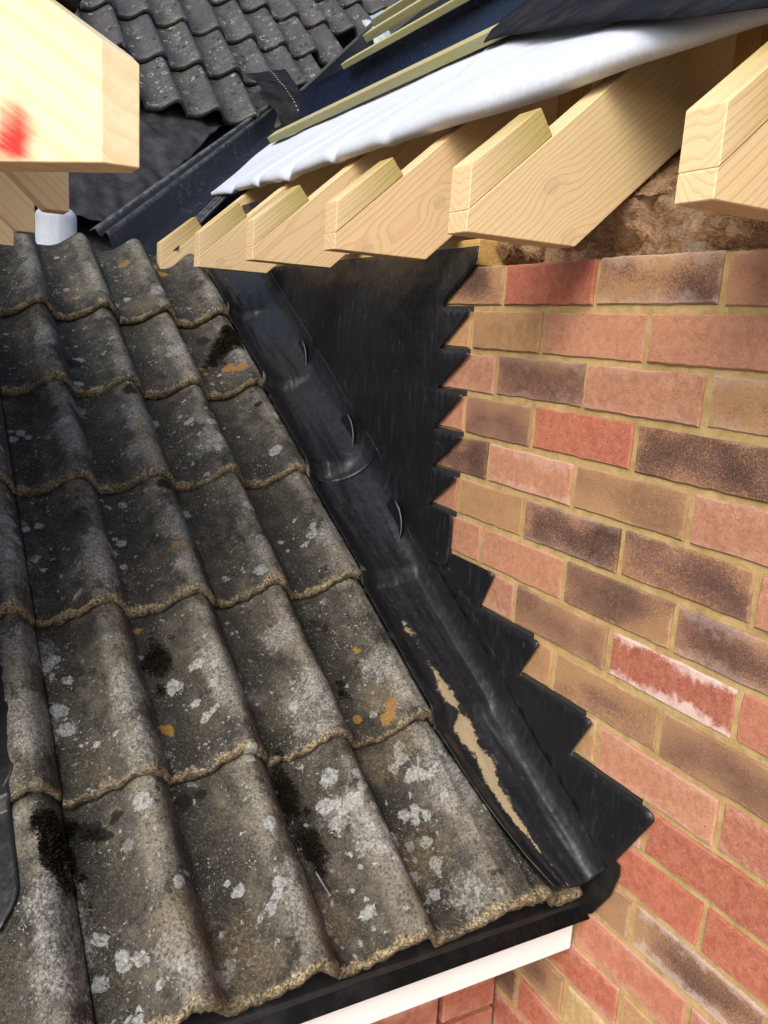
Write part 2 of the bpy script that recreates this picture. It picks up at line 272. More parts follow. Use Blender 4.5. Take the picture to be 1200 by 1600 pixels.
# ---------------------------------------------------------------- object helpers
def mesh(name,v,f,mat,parent=None,smooth=False,attrs=None):
    me=bpy.data.meshes.new(name); me.from_pydata([tuple(x) for x in v],[],f); me.update()
    if mat: me.materials.append(MT[mat])
    for k,vals in (attrs or {}).items():
        vec=isinstance(vals[0],(tuple,list,Vector))
        a=me.attributes.new(k,'FLOAT_VECTOR' if vec else 'FLOAT','POINT')
        a.data.foreach_set('vector' if vec else 'value',[c for x in vals for c in x] if vec else list(vals))
    if smooth: me.polygons.foreach_set('use_smooth',[True]*len(me.polygons))
    o=bpy.data.objects.new(name,me); C.objects.link(o)
    if parent: o.parent=parent
    return o
def tag(o,label=None,cat=None,group=None,kind=None):
    if label:o['label']=label
    if cat:o['category']=cat
    if group:o['group']=group
    if kind:o['kind']=kind
    return o
def empty(name,loc=(0,0,0)):
    # things' roots sit at the world origin of the site survey
    o=bpy.data.objects.new(name,None); C.objects.link(o); o.empty_display_size=.05; return o
def fix_normals(o):
    bm=bmesh.new(); bm.from_mesh(o.data); bmesh.ops.recalc_face_normals(bm,faces=bm.faces); bm.to_mesh(o.data); bm.free()
def nz(x,y,z,s=1.,o=0.): return noise.noise(Vector((x*s+o,y*s+o*1.7,z*s-o)))
def sstep(a,b,x):
    t=max(0,min(1,(x-a)/(b-a))); return t*t*(3-2*t)
def lerp(a,b,t): return a+(b-a)*t
def pl(pts,x):            # piecewise linear
    if x<=pts[0][0]: return pts[0][1]
    for (a,b),(c,d) in zip(pts,pts[1:]):
        if x<=c: return lerp(b,d,(x-a)/(c-a))
    return pts[-1][1]
def grid_faces(nr,nc,off=0):
    return [(off+i*nc+j,off+i*nc+j+1,off+(i+1)*nc+j+1,off+(i+1)*nc+j) for i in range(nr-1) for j in range(nc-1)]
def sheet(name,P,mat,parent=None,th=.0015,attrs=None,sub=0):
    nr,nc=len(P),len(P[0]); v=[p for r in P for p in r]
    at={k:[x for r in a for x in r] for k,a in (attrs or {}).items()}
    o=mesh(name,v,grid_faces(nr,nc),mat,parent,True,at)
    if th:
        m=o.modifiers.new('thickness','SOLIDIFY'); m.thickness=th; m.offset=0
    return o
def prism(name,poly,axis,a,b,mat,parent=None,gax=None,bev=.0015,jit=.0,attrs=None,ends=None):
    """extrude a 2D polygon between a and b. axis 'X': poly is (y,z). gax: grain direction for the wood"""
    n=len(poly)
    def P(q,t): return Vector((t,q[0],q[1])) if axis=='X' else Vector((q[0],t,q[1])) if axis=='Y' else Vector((q[0],q[1],t))
    bm=bmesh.new()
    A=[bm.verts.new(P(q,a)) for q in poly]; B=[bm.verts.new(P(q,b)) for q in poly]
    bm.faces.new(A); bm.faces.new(B[::-1])
    for i in range(n): bm.faces.new((A[i],B[i],B[(i+1)%n],A[(i+1)%n]))
    bmesh.ops.recalc_face_normals(bm,faces=bm.faces)
    if bev: bmesh.ops.bevel(bm,geom=list(bm.edges),offset=bev,segments=1,affect='EDGES')
    return finish_wood(name,bm,mat,parent,gax,attrs)
def finish_wood(name,bm,mat,parent,gax,attrs=None):
    me=bpy.data.meshes.new(name); bm.to_mesh(me); bm.free(); me.materials.append(MT[mat])
    if gax:
        o0,gx=Vector(gax[0]),Vector(gax[1]).normalized(); gy=Vector(gax[2]).normalized(); gz=gx.cross(gy)
        a=me.attributes.new('gco','FLOAT_VECTOR','POINT')
        a.data.foreach_set('vector',[c for v in me.vertices for c in ((v.co-o0).dot(gx),(v.co-o0).dot(gy),(v.co-o0).dot(gz))])
    for k,fn in (attrs or {}).items():
        a=me.attributes.new(k,'FLOAT','POINT'); a.data.foreach_set('value',[fn(v.co) for v in me.vertices])
    o=bpy.data.objects.new(name,me); C.objects.link(o)
    if parent:o.parent=parent
    return o

# ---------------------------------------------------------------- ground
g=mesh('ground',[(-300,-300,-2.75),(300,-300,-2.75),(300,300,-2.75),(-300,300,-2.75)],[(0,1,2,3)],'ground'); tag(g,kind='structure')

# ---------------------------------------------------------------- brick walls
COL={'R':(.40,.105,.064),'S':(.46,.205,.122),'T':(.42,.235,.105),'D':(.27,.125,.088),'B':(.30,.155,.092),'Y':(.52,.36,.16),'O':(.44,.152,.093)}
def brick_at(parent,fr,x0,x1,z0,z1,tone,depth=.10):
    """fr maps (along, out, up) to world; face at out=0, outline slightly ragged"""
    pts=[]; nx=max(3,int((x1-x0)/.018)); nz_=4
    for i in range(nx): pts.append((lerp(x0,x1,i/nx),z0))
    for i in range(nz_): pts.append((x1,lerp(z0,z1,i/nz_)))
    for i in range(nx): pts.append((lerp(x1,x0,i/nx),z1))
    for i in range(nz_): pts.append((x0,lerp(z1,z0,i/nz_)))
    j=lambda a:random.uniform(-a,a)
    dx,dz,dd=j(.0012),j(.0012),j(.0012)
    cx,cz=(x0+x1)/2,(z0+z1)/2; n=len(pts); v=[]
    o1=[(x+j(.0011)+dx,z+j(.0009)+dz) for x,z in pts]
    ix=lambda x,c,h,r:c+(x-c)*(1-r/h)
    hx,hz=(x1-x0)/2,(z1-z0)/2
    rings=[(0,.0022,dd),(0,.0,.0028+dd),(0,.0,depth)]
    for _,r,d in rings:
        for x,z in o1: v.append(fr(ix(x,cx,hx,r+(j(.0005) if r else 0))-cx,d,ix(z,cz,hz,r+(j(.0005) if r else 0))-cz))
    f=[tuple(range(n))]+[(k*n+i,(k+1)*n+i,(k+1)*n+(i+1)%n,k*n+(i+1)%n) for k in (0,1) for i in range(n)]
    o=mesh('brick',v,f,'brick',parent); fix_normals(o)
    o.location=fr(cx,0,cz)
    t=tone.rstrip('0123456789*'); b=COL[t[0]]
    jit=random.uniform(.9,1.1)
    al={'R':.05,'S':.12,'T':.35,'D':1.0,'B':.78,'Y':.1,'O':.08}[t[0]]
    if len(t)>1: al={'d':.85,'m':.55,'c':0.}[t[1]]
    o.color=(b[0]*jit,b[1]*jit,b[2]*jit,al); o['scum']=(.75 if tone[0]=='R' else .4) if '*' in tone else random.choice((0.,0.,0.,.1,.2))
    return o
FR=lambda x,d,z:Vector((x,d,z))                # right wall, face at Y=0 looking to -Y
wall=empty('brick_wall'); tag(wall,'new multi-coloured brick wall with yellow mortar right of the lead flashing','wall')
# per course: right end of the first visible piece, then tones from there on
ROWS={0:(-.018,'D','R','Dd','Sm','S'),1:(-.101,'T','T','S','S','R'),2:(-.018,'S','Dm','S','D','S'),3:(-.101,'S','Dm','R','D','B'),4:(-.018,'D','S','Tm','S','T'),5:(-.101,'S','Tm','D','Dd','S'),
6:(-.018,'S','S','B','Dd','S'),7:(.095,'S','Bm','R*','O','S'),8:(.207,'T','B','Bm','S','B'),9:(.32,'T','S','O','R','S'),10:(.432,'S','R','R','O','R'),11:(.545,'R','R','O','R','S'),12:(.432,'Bm','Bd*','O','O','R'),13:(.545,'O','O','R','S','R'),14:(.432,'R','T','R','R','O'),15:(.32,'B','Y','O','R','S'),16:(.207,'B','R','R','T','O'),17:(.32,'R','O','R','B','R'),18:(.432,'O','R','B','R','R')}
J=.010
def course(parent,fr,r,edges,tones,zt):
    for (a,b),t in zip(zip(edges,edges[1:]),tones):
        if b-a<.03: continue
        brick_at(parent,fr,a+J/2,b-J/2,zt-.065,zt,t)
for r in range(19):
    zt=-.075*r
    ph=.095 if r%2 else -.018
    ed=[ph+.225*k for k in range(-1,6)]
    if r%2: ed[0]=-.101
    lo=-.31 if r<8 else -.145 if r<13 else .083
    e=[lo]+[x for x in ed if x>lo+.03]
    e=[x for x in e if x<1.15]
    x1=ROWS[r][0]; tn=[]
    for a,b in zip(e,e[1:]):
        k=round((b-x1)/.225); tn.append(ROWS[r][1+k] if 0<=k<5 else random.choice('SROB'))
    course(wall,FR,r,e,tn,zt)
def mortar_grid(name,fr,x0,x1,z0,z1,parent,step=.02):
    nx=int((x1-x0)/step)+2; nzz=int((z1-z0)/step)+2
    P=[[fr(lerp(x0,x1,i/(nx-1)),.0042+.0012*nz(i*.37,k*.41,1.3),lerp(z0,z1,k/(nzz-1))) for i in range(nx)] for k in range(nzz)]
    return sheet(name,P,'mortar',parent,0)
mortar_grid('mortar',FR,-.31,1.15,-1.43,-.0015,wall,.03)
def box(name,a,b,mat,parent=None):
    x0,y0,z0=a;x1,y1,z1=b
    v=[(x,y,z) for z in(z0,z1) for y in(y0,y1) for x in(x0,x1)]
    o=mesh(name,v,[(0,2,3,1),(4,5,7,6),(0,1,5,4),(2,6,7,3),(0,4,6,2),(1,3,7,5)],mat,parent); return o
box('wall_core',(-1.5,.010,-2.74),(2.2,.11,-.004),'mortar',wall)
box('lower_brickwork',(.083,.0025,-2.74),(1.15,.0098,-1.431),'wb',wall)
box('side_brickwork',(1.151,.0025,-2.74),(2.2,.0098,-.004),'wb',wall)
# inner leaf behind the cavity
inner=box('block_wall',(-1.5,.20,-2.74),(2.2,.30,-.03),'mortar'); tag(inner,'pale inner leaf hidden behind the brown insulation at wall top','wall')

FF=lambda y,d,z:Vector((.080-d,y,z))           # house front under the eaves, faces +X
front=empty('house_front_wall'); tag(front,'orange-red brick house wall seen below the white fascia board','wall')
for r in range(13,19):
    zt=-.075*r-.030
    ph=-.2345 if r%2 else -.122
    e=[-.9+.0]+[x for x in [ph-.225*k for k in range(6,-1,-1)] if x>-.87]+[-.004]
    course(front,FF,r,e,[random.choice('ROSRRO') for _ in range(9)],zt)
mortar_grid('mortar',FF,-.9,-.001,-1.50,-1.0,front,.03)
box('wall_core',(-.03,-.93,-2.74),(.070,-.001,-.98),'mortar',front)
box('lower_brickwork',(.0705,-.93,-2.74),(.0775,-.001,-1.455),'wb',front)

# opposite wing (outside the picture, closes the gap the old roof lies in)
lw_=box('wing_wall',(-1.6,-1.2,-2.74),(.10,-.932,-.01),'wb'); tag(lw_,'brick wall of the opposite wing behind the left lead flaps','wall')

# ---------------------------------------------------------------- roof tiles
YE=[(.03,-.096),(.088,-.114),(.19,-.132),(.29,-.142),(.35,-.148),(2.2,-.150)]   # tile-side edge of the lead up the slope
def prof(t):
    t=t%1.0
    q=max(0.,(t-.14)/.86); return math.sin(math.pi*q*q)**1.1 if q>0 else 0.
PATCH={'lw':[],'lo':[],'lb':[],'ls':[],'lp':[]}
for s_,y_,r_ in [(.478,-.172,.036),(.436,-.321,.05),(.40,-.327,.04),(.583,-.331,.03),(.399,-.60,.036),(.316,-.622,.022),(.622,-.738,.04),(.479,-.748,.045),(.44,-.75,.03),(.818,-.125,.035),(.80,-.15,.03),
  (1.106,-.318,.036),(1.097,-.478,.032),(1.081,-.186,.022),(.518,-.53,.022),(.506,-.705,.022),(.47,-.70,.02),(.182,-.317,.03),(.074,-.205,.03),(.239,-.34,.03),(.26,-.36,.02),(.30,-.34,.02),(.234,-.735,.03),(.20,-.74,.03),(.824,-.602,.03),(.591,-.13,.016),(.57,-.115,.02),
  (1.231,-.418,.022),(1.464,-.547,.022),(1.486,-.296,.022),(.86,-.735,.02),(.90,-.74,.018),(.80,-.745,.02),(.285,-.30,.016),(.22,-.235,.016),(.17,-.25,.014),(.30,-.22,.014),(.33,-.20,.015),(.14,-.48,.012),(.17,-.52,.014),(.09,-.36,.016),(.24,-.46,.016),(.19,-.60,.014),(.12,-.66,.015),(.07,-.57,.018),(.05,-.68,.02),(.16,-.70,.016),
  (1.27,-.58,.025),(1.17,-.62,.02),(.93,-.42,.022),(.90,-.30,.022),(1.36,-.56,.018),(1.72,-.42,.02),(1.75,-.30,.016),(.72,-.33,.02),(.75,-.46,.026)]: PATCH['lp' if r_>.0245 else 'lw'].append((s_,y_,r_*(1. if r_>.0245 else .62)))
PATCH['lo']=[(.378,-.205,.013),(.390,-.196,.012),(.402,-.192,.010),(.397,-.249,.010),(.614,-.238,.011),(.437,-.556,.011),(.442,-.565,.008),(1.401,-.178,.018),(1.422,-.20,.017),(1.446,-.262,.008),(1.48,-.272,.007),(1.42,-.255,.007),(1.951,-.355,.016),(1.988,-.268,.016),(1.94,-.25,.018),(.651,-.562,.009),(.53,-.20,.007),(.80,-.47,.009),(1.17,-.46,.009),(1.06,-.60,.009)]
PATCH['lb']=[(.58,-.545,.012),(.30,-.405,.012),(.20,-.40,.012),(.27,-.738,.012),(.31,-.690,.016),(.295,-.672,.012),(.315,-.655,.010),(.456,-.255,.006),(1.50,-.20,.03),(1.54,-.16,.03),(1.58,-.22,.02),(1.45,-.56,.022),(1.30,-.46,.018),(.62,-.24,.012),(.605,-.228,.008),(.98,-.45,.018),(1.26,-.17,.012),(.325,-.555,.014),(.33,-.53,.009)]
PATCH['ls']=[(.31,-.24,.035),(.33,-.19,.03),(.42,-.20,.035),(.45,-.12,.03),(1.12,-.44,.05),(1.75,-.50,.06),(1.70,-.36,.05),(.15,-.25,.05),(.10,-.42,.05),(.08,-.55,.06),(.14,-.60,.05)]
random.seed(5)
for k_ in range(6):
    for yc in (-.155,-.305,-.455,-.605,-.755):
        if random.random()<.72:
            s_=.05+.3255*k_+random.uniform(.03,.22); r_=random.uniform(.022,.036)
            for q_ in range(random.choice((2,3,4))): PATCH['lp'].append((s_+q_*r_*.9,yc+random.gauss(0,.006),r_*random.uniform(.7,1.1)))
random.seed(11)
for cs,cy_,sp,n_ in ((.25,-.33,.05,26),(.17,-.30,.05,16),(.27,-.20,.045,18),(.10,-.24,.05,10),(.88,-.745,.06,16),(1.20,-.735,.06,10),(1.12,-.33,.05,12),(1.22,-.30,.05,10),(.50,-.48,.06,9),(.13,-.55,.08,10),(.12,-.70,.06,9),(.85,-.55,.05,8),(1.45,-.50,.06,8),(1.22,-.14,.04,8),(.60,-.72,.04,8),(.82,-.20,.05,8)):
    for _ in range(n_):
        PATCH['lw'].append((random.gauss(cs,sp*.6),random.gauss(cy_,sp*.5),random.choice((.0035,.004,.005,.006,.008,.010))))
def fields(s,y):
    out=[]
    for k in ('lw','lo','lb','ls','lp'):
        m=0.
        for a,b,r in PATCH[k]:
            d2=(s-a)**2+(y-b)**2
            if d2<(1.6*r)**2: m=max(m,1-math.sqrt(d2)/(1.6*r))
        out.append(m)
    return out
def make_tile(parent,fr,s0,y0,y1,ph,length,mat,H=.047,ds=.009,dy=.005,near=True,seed=0.,th=.022,tilt=.0225,eb=1.):
    ns=int(length/ds); ny=max(3,int(round((y1-y0)/dy)))
    dh=random.uniform(-.002,.002); rot=random.uniform(-.004,.004); so=random.uniform(-.004,.004)
    ys=[lerp(y0,y1,j/ny) for j in range(ny+1)]
    rows=[]
    def top(s,y):
        if near and y>-.152:
            yd=max(-.152,pl(YE,s0+s)+.006); yy_=-.1475 if y<yd else min(-.1205,-.1475+(y-yd)); h=H*prof((yy_-ph)/.15)-tilt*s/.326+dh
        else: h=H*prof((y-ph)/.15)-tilt*s/.326+dh
        # the lapped right hand edge rides up over the next tile
        h+=.004*sstep(y1-.02,y1,y)
        return h
    for i in range(ns+1): rows.append(lerp(0,length,i/ns))
    v=[];A={k:[] for k in('crest','edge','lw','lo','lb','ls','lp')}
    def put(s,y,h,edge):
        yy=y; ss=s0+s+so+rot*(y-y0)/.3*10*.1
        if near:
            jag=.005*nz(y,s0,1,70,seed)+.003*nz(y,s0,2,230,seed)
            if s<.012: ss+=jag*(1 if edge else .6)
            hh=h+.0011*nz(ss,yy,seed,45)+.0006*nz(ss,yy,seed,140)+.002*nz(ss,yy,seed,9)
            if edge: hh+=.0030*nz(yy*1.0,ss,h*30,110,seed)
        else: hh=h+.0015*nz(ss,yy,seed,20)
        v.append(fr(ss,yy,hh))
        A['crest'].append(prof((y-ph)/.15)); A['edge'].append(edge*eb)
        for k,x in zip(('lw','lo','lb','ls','lp'),fields(ss,yy) if near else (0,0,0,0,0)): A[k].append(x)
    nc=ny+3
    def rowpts(s,drop,edge):
        put(s,y0,top(s,y0)-th*.9,edge)
        for y in ys: put(s,y,top(s,y)-drop,edge)
        put(s,y1,top(s,y1)-th*.9,edge)
    nr=0
    rowpts(.05,th,.6);rowpts(.003,th,1.);rowpts(-.0015,th*.85,1.);rowpts(-.001,th*.5,1.);rowpts(-.0005,th*.2,1.);rowpts(.0025,.0012,.7); nr=6
    for s in rows[1:]:
        rowpts(s,0,.38 if s<.010 else .10 if s<.02 else 0.); nr+=1
    rowpts(length+.001,th,0.); nr+=1
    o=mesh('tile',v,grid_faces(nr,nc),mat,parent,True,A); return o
TH=R(30)
def FRN(s,y,h): return Vector((.38-s*math.cos(TH)+h*math.sin(TH),y,-.935+s*math.sin(TH)+h*math.cos(TH)))
roofn=empty('tiled_roof'); tag(roofn,'old lichen-spotted concrete tiled roof slope in the foreground','roof')
HB=-.029                                         # pan level below the survey plane
FRT=lambda s,y,h:FRN(s,y,h+HB+.006)
JY=[-1.02,-.72,-.42,-.12,.18]
for k in range(6):
    s0=.030+.3255*k
    for a,b in zip(JY,JY[1:]):
        y0,y1=max(a,-.925),min(b,-.012)
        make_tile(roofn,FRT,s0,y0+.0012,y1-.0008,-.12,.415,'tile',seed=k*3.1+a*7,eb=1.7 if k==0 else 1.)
# dark underlay sheet added unseen below the tiles to block light
sheet('light_block_underlay',[[FRN(s,y,-.055-.0) for y in(-.93,-.0)] for s in (.0,2.02)],'felt',roofn,.004)
# main roof far behind
PB=R(41.1)
X2,Z2=-2.166,.645
def FRB(s,y,h): return Vector((X2-s*math.cos(PB)+h*math.sin(PB),y,Z2+s*math.sin(PB)+h*math.cos(PB)))
roofb=empty('main_roof'); tag(roofb,'darker tiled roof rising behind the valley at the top left','roof')
for k in range(8):
    s0=.335*k
    vy=-1.735-(X2-s0*math.cos(PB))                # valley line limits the courses
    for c in range(-4,9):
        a=.045+.3*c; b=a+.3
        if a>vy: continue
        y1=min(b,vy+.055)
        if y1-a<.05: continue
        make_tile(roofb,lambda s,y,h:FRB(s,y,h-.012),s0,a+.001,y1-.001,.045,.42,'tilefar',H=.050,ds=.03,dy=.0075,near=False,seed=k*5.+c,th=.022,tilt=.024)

# ---------------------------------------------------------------- eaves: fascia, tray
fas=box('fascia_board',(.300,-1.6,-1.055),(.326,-.0035,-.974),'upvc'); tag(fas,'bright white plastic fascia board under the tile eaves','fascia')
m=fas.modifiers.new('b','BEVEL'); m.width=.003; m.segments=2
P=[]
for i in range(90):
    y=lerp(-1.0,-.004,i/89); f=sstep(-.075,-.004,y); wv=.003*nz(y,0,0,9)
    g_=0.; m_=lambda p,q_:Vector((lerp(p[0],q_[0],g_),y,lerp(p[1],q_[1],g_)+wv))
    q=[Vector((.10,y,-.835)),Vector((.25,y,-.915)),m_((.318,-.957),(.325,-.925)),m_((.331,-.964),(.385,-.896)),m_((.3342,-.970),(.396,-.893)),m_((.3338,-.974),(.397,-.900)),m_((.3330,-.9765),(.388,-.925))]
    P.append(q)
tr=sheet('eaves_tray',P,'tray',None,.002); em=tr.modifiers.new('e','EDGE_SPLIT'); em.split_angle=R(25); tag(tr,'black ribbed plastic eaves tray between the tile edge and white fascia','eaves tray')

bm=bmesh.new(); pp=[(.20,-.905),(.318,-.960),(.336,-.985),(.362,-.965),(.392,-.915),(.404,-.872),(.402,-.858),(.385,-.853),(.30,-.845),(.2,-.85)]
A=[bm.verts.new((x,-.0035,z)) for x,z in pp]; B=[bm.verts.new((x,-.0065,z)) for x,z in pp]; bm.faces.new(A); bm.faces.new(B[::-1])
for i in range(len(pp)): bm.faces.new((A[i],A[(i+1)%len(pp)],B[(i+1)%len(pp)],B[i]))
bmesh.ops.recalc_face_normals(bm,faces=bm.faces); finish_wood('wall_upstand',bm,'tray',tr,None)
# ---------------------------------------------------------------- lead
WL=-.0035
SEC0=[(0,(-.150,.024)),(.07,(-.141,.021)),(.19,(-.118,.006)),(.25,(-.110,.0035)),(.34,(-.096,.005)),(.5,(-.070,.008)),(.66,(-.042,.010)),(.78,(-.024,.016)),(.87,(-.011,.031)),(.93,(-.0055,.050)),(1.,(-.0042,.078))]
SEC1=[(0,(-.150,.022)),(.07,(-.141,.018)),(.19,(-.120,.006)),(.25,(-.112,.004)),(.36,(-.098,.006)),(.5,(-.074,.012)),(.62,(-.054,.020)),(.74,(-.034,.033)),(.84,(-.018,.050)),(.93,(-.009,.070)),(1.,(-.006,.092))]
def sec_at(S_,u):
    for (a,p),(b,q) in zip(S_,S_[1:]):
        if u<=b+1e-9:
            t=(u-a)/(b-a); return lerp(p[0],q[0],t),lerp(p[1],q[1],t)
def smooth_sec(u,s):
    acc=[0,0];W=0; m=sstep(.55,1.02,s)
    for d in range(-2,3):
        x=max(0,min(1,u+d*.014)); k=1-abs(d)/3
        y0,h0=sec_at(SEC0,x); y1,h1=sec_at(SEC1,x); acc[0]+=lerp(y0,y1,m)*k;acc[1]+=lerp(h0,h1,m)*k;W+=k
    ye=pl(YE,s)
    return acc[0]/W*ye/-.150,acc[1]/W
def apron(parent,s_lo,s_hi,lift,seed,n=120,nu=56):
    P=[];mud=[];br=[];uv=[]
    for i in range(n+1):
        row=[];m1=[];b1=[]
        for j in range(nu+1):
            u=j/nu
            s=lerp(s_lo(u),s_hi,i/n); y,h=smooth_sec(u,s)
            k=(s-.030)/.3255; fr=k-math.floor(k)
            stepf=-.0225*fr if fr<.93 else lerp(-.0225*.93,0,(fr-.93)/.07)
            damp=1-sstep(.3,.95,u)
            hh=h+(stepf+.010)*damp+lift*(1-.6*u)
            wob=.0035*nz(s,u,seed,5)+.0020*nz(s,u*.6,seed,14)+.0016*abs(nz(s*.7,u*1.6,seed,11))
            hh+=wob*(1-sstep(.85,1,u)); y2=y-(abs(wob)*.6+lift*.5)*sstep(.6,1,u)
            if j==0: y2+=.003*nz(s,seed,0,11)
            row.append(FRN(s,min(y2,WL-.0002),hh+.004))
            # dirt gathers in the pan
            mm=1-abs(u-pl([(.1,.33),(.2,.36),(.26,.41),(.34,.40),(.36,.37),(.45,.36),(.6,.34)],s)-.04*nz(s,seed,3,9))/(pl([(.08,.06),(.17,.08),(.22,.17),(.33,.19),(.35,.10),(.38,.15),(.44,.10),(.6,.06)],s)*(1+.7*nz(s,seed,9,12)))
            m1.append(max(0.,mm)*seed_mud(s)); b1.append(bright_spot(s,u))
        P.append(row);mud.append(m1);br.append(b1);uv.append([(s,j/nu,0.) for j in range(nu+1)])
    return sheet('apron',P,'lead',parent,.0018,{'mud':mud,'bright':br,'luv':uv})
def seed_mud(s): return pl([(-.1,.2),(.05,.4),(.1,.8),(.25,1.),(.34,1.0),(.352,.5),(.365,.9),(.43,.85),(.47,.40),(.55,.42),(.66,.42),(.7,.25),(.9,.15),(2,.1)],s)
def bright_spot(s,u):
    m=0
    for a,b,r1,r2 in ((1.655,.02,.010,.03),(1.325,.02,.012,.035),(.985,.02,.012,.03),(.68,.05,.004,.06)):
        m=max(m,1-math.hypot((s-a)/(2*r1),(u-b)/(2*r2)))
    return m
def flat_lead(name,poly,parent,y,th=.002,wave=.0018,seed=0.):
    """polygon in (x,z) dressed on the wall"""
    bm=bmesh.new()
    for q in (poly if isinstance(poly[0],list) else [poly]): bm.faces.new([bm.verts.new((x,y,z)) for x,z in q])
    bmesh.ops.remove_doubles(bm,verts=bm.verts,dist=.0002); bmesh.ops.triangulate(bm,faces=bm.faces)
    for _ in range(40):
        e=[e for e in bm.edges if e.calc_length()>.022]
        if not e: break
        bmesh.ops.subdivide_edges(bm,edges=e,cuts=1); bmesh.ops.triangulate(bm,faces=[f for f in bm.faces if len(f.verts)>3])
    for v in bm.verts: v.co.y+=wave*nz(v.co.x,v.co.z,seed,9)+.5*wave*nz(v.co.x,v.co.z,seed,24)
    for f in bm.faces:
        f.smooth=True
        if f.normal.y>0: f.normal_flip()
    me=bpy.data.meshes.new(name); bm.to_mesh(me); bm.free(); me.materials.append(MT['lead'])
    o=bpy.data.objects.new(name,me); C.objects.link(o); o.parent=parent
    m=o.modifiers.new('t','SOLIDIFY'); m.thickness=th; m.offset=0
    return o
low=empty('stepped_lead_flashing'); tag(low,'lower stepped lead flashing with four teeth and a mud streak along its fold','lead flashing')
def roofline(x,d): return -.935+(.38-x)*math.tan(TH)+d/math.cos(TH)
lowpoly=[(-.60,roofline(-.60,.06)),(-.60,roofline(-.6,.14)),(-.22,-.46),(-.103,-.5195),(.041,-.5195),(.036,-.530),(.004,-.594),(.012,-.5955),(.172,-.5955),(.176,-.600),(.132,-.6685),(.14,-.6705),(.308,-.6705),(.312,-.676),(.273,-.7445),(.28,-.7455),(.436,-.7455),(.446,-.748),(.451,-.757),(.420,-.810),(.386,-.867),(.378,-.878),(.30,roofline(.30,.058)),(0,roofline(0,.062)),(-.3,roofline(-.3,.062))]
flat_lead('upstand',lowpoly,low,WL-.0022,seed=2.,wave=.0012)
slo=lambda u: .030+.004*math.sin(u*9)*(1-u)
for r_,(xa,xb) in enumerate(((.006,.150),(.138,.29),(.279,.42))): box('chase_shade',(xa-.004,-.0005,-.600-.075*r_),(xb,.0036,-.5915-.075*r_),'dark',low)  # dark strips paint the shade of the open joint above each tooth
apron(low,slo,1.045,.0,1.7,160)
upp=empty('lead_flashing'); tag(upp,'tall upper lead sheet with small saw teeth over the brick edge, under rafters','lead flashing')
zt=lambda r:-.0705-.075*r
up=[(-.191,.034),(-.191,-.064)]+[(-.191,zt(r)) for r in range(6)]+[(-.191,-.5555),(-.20,-.556),(-.262,-.565),(-.30,-.545),(-.40,roofline(-.40,.066)),(-.52,roofline(-.52,.07)),(-.8,roofline(-.8,.07)),(-1.3,roofline(-1.3,.07)),(-1.46,roofline(-1.46,.07)),(-1.46,.22),(-1.2,.22),(-1.2,.034)]
pieces=[up,[(-.191,.034),(-.088,.034),(-.089,.010),(-.100,-.002),(-.191,-.064)],[(-.191,zt(5)),(-.105,zt(5)-.001),(-.103,zt(5)-.006),(-.104,-.538),(-.107,-.547),(-.116,-.552),(-.191,-.5555)]]
for r in range(5): pieces.append([(-.191,zt(r)),(-.100+.006*math.sin(r*2.3),zt(r)-.0015),(-.096+.006*math.sin(r*2.3),zt(r)-.0045),(-.191,zt(r+1))])
for r_ in range(6): box('chase_shade',(-.192,-.0005,zt(r_)-.005),(-.104,.0036,zt(r_)+.0035),'dark',upp)  # same painted joint shade above the small saw teeth
flat_lead('upstand',pieces,upp,WL-.0045,seed=5.,wave=.003)
ap2=apron(upp,lambda u:.985-.02*u-.012*math.sin(u*3.1),2.06,.0045,4.3,130)
# clips
def clip(parent,x,z,w,h,ang):
    P=[];n,mm=10,14
    for i in range(mm+1):
        t=i/mm; row=[]; wd=w*math.sqrt(max(0,1-(t*1.0)**2.4))*.5+.0004
        for j in range(n+1):
            u=-1+2*j/n; lx=u*wd+.006*math.sin(t*2.5); lz=t*h
            out=.002+.006*t*t+.010*max(0,u)**4*(1-.3*t)
            ca,sa=math.cos(ang),math.sin(ang)
            row.append(Vector((x+lx*ca+lz*sa,WL-.014-out,z-lx*sa+lz*ca)))
        P.append(row)
    o=sheet('clip',P,'lead',parent,.0022,{'bright':[[.62*(1 if j>=n-0 else 0) for j in range(n+1)] for _ in range(mm+1)]}); return o  # paler rim colour paints the highlight on the clip's right edge
clip(upp,-.835,-.228,.100,.082,R(24)); clip(upp,-.553,-.388,.105,.088,R(20)); clip(upp,-.312,-.528,.100,.080,R(22))
# flaps dressed from the opposite wing
def flap(s0,s1,ye,seed,lab):
    P=[];br=[]
    for i in range(41):
        s=lerp(s0,s1,i/40); row=[];b=[]
        for j in range(25):
            u=j/24
            edge=ye-.0; 
            c=max(0,.05-(s-s0)); edge-= (c*c/.05)*.55
            y=lerp(edge,-.926,u); k=(s-.030)/.3255; fr=k-math.floor(k)
            h=HB+.036*prof((y+.12)/.15)*.9-.0225*fr+.018+.002*nz(s,y,seed,14)
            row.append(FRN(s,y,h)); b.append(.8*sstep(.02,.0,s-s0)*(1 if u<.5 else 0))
        P.append(row);br.append(b)
    o=sheet('lead_flap',P,'lead',None,.002,{'bright':br}); tag(o,lab,'lead flashing',group='lead flaps along the left edge')
flap(.36,.72,-.776,1.,'upper dark lead flap with rounded corner on tiles at the left edge')
flap(.195,.42,-.786,2.,'lower dark lead flap with rounded corner on tiles at the left edge')

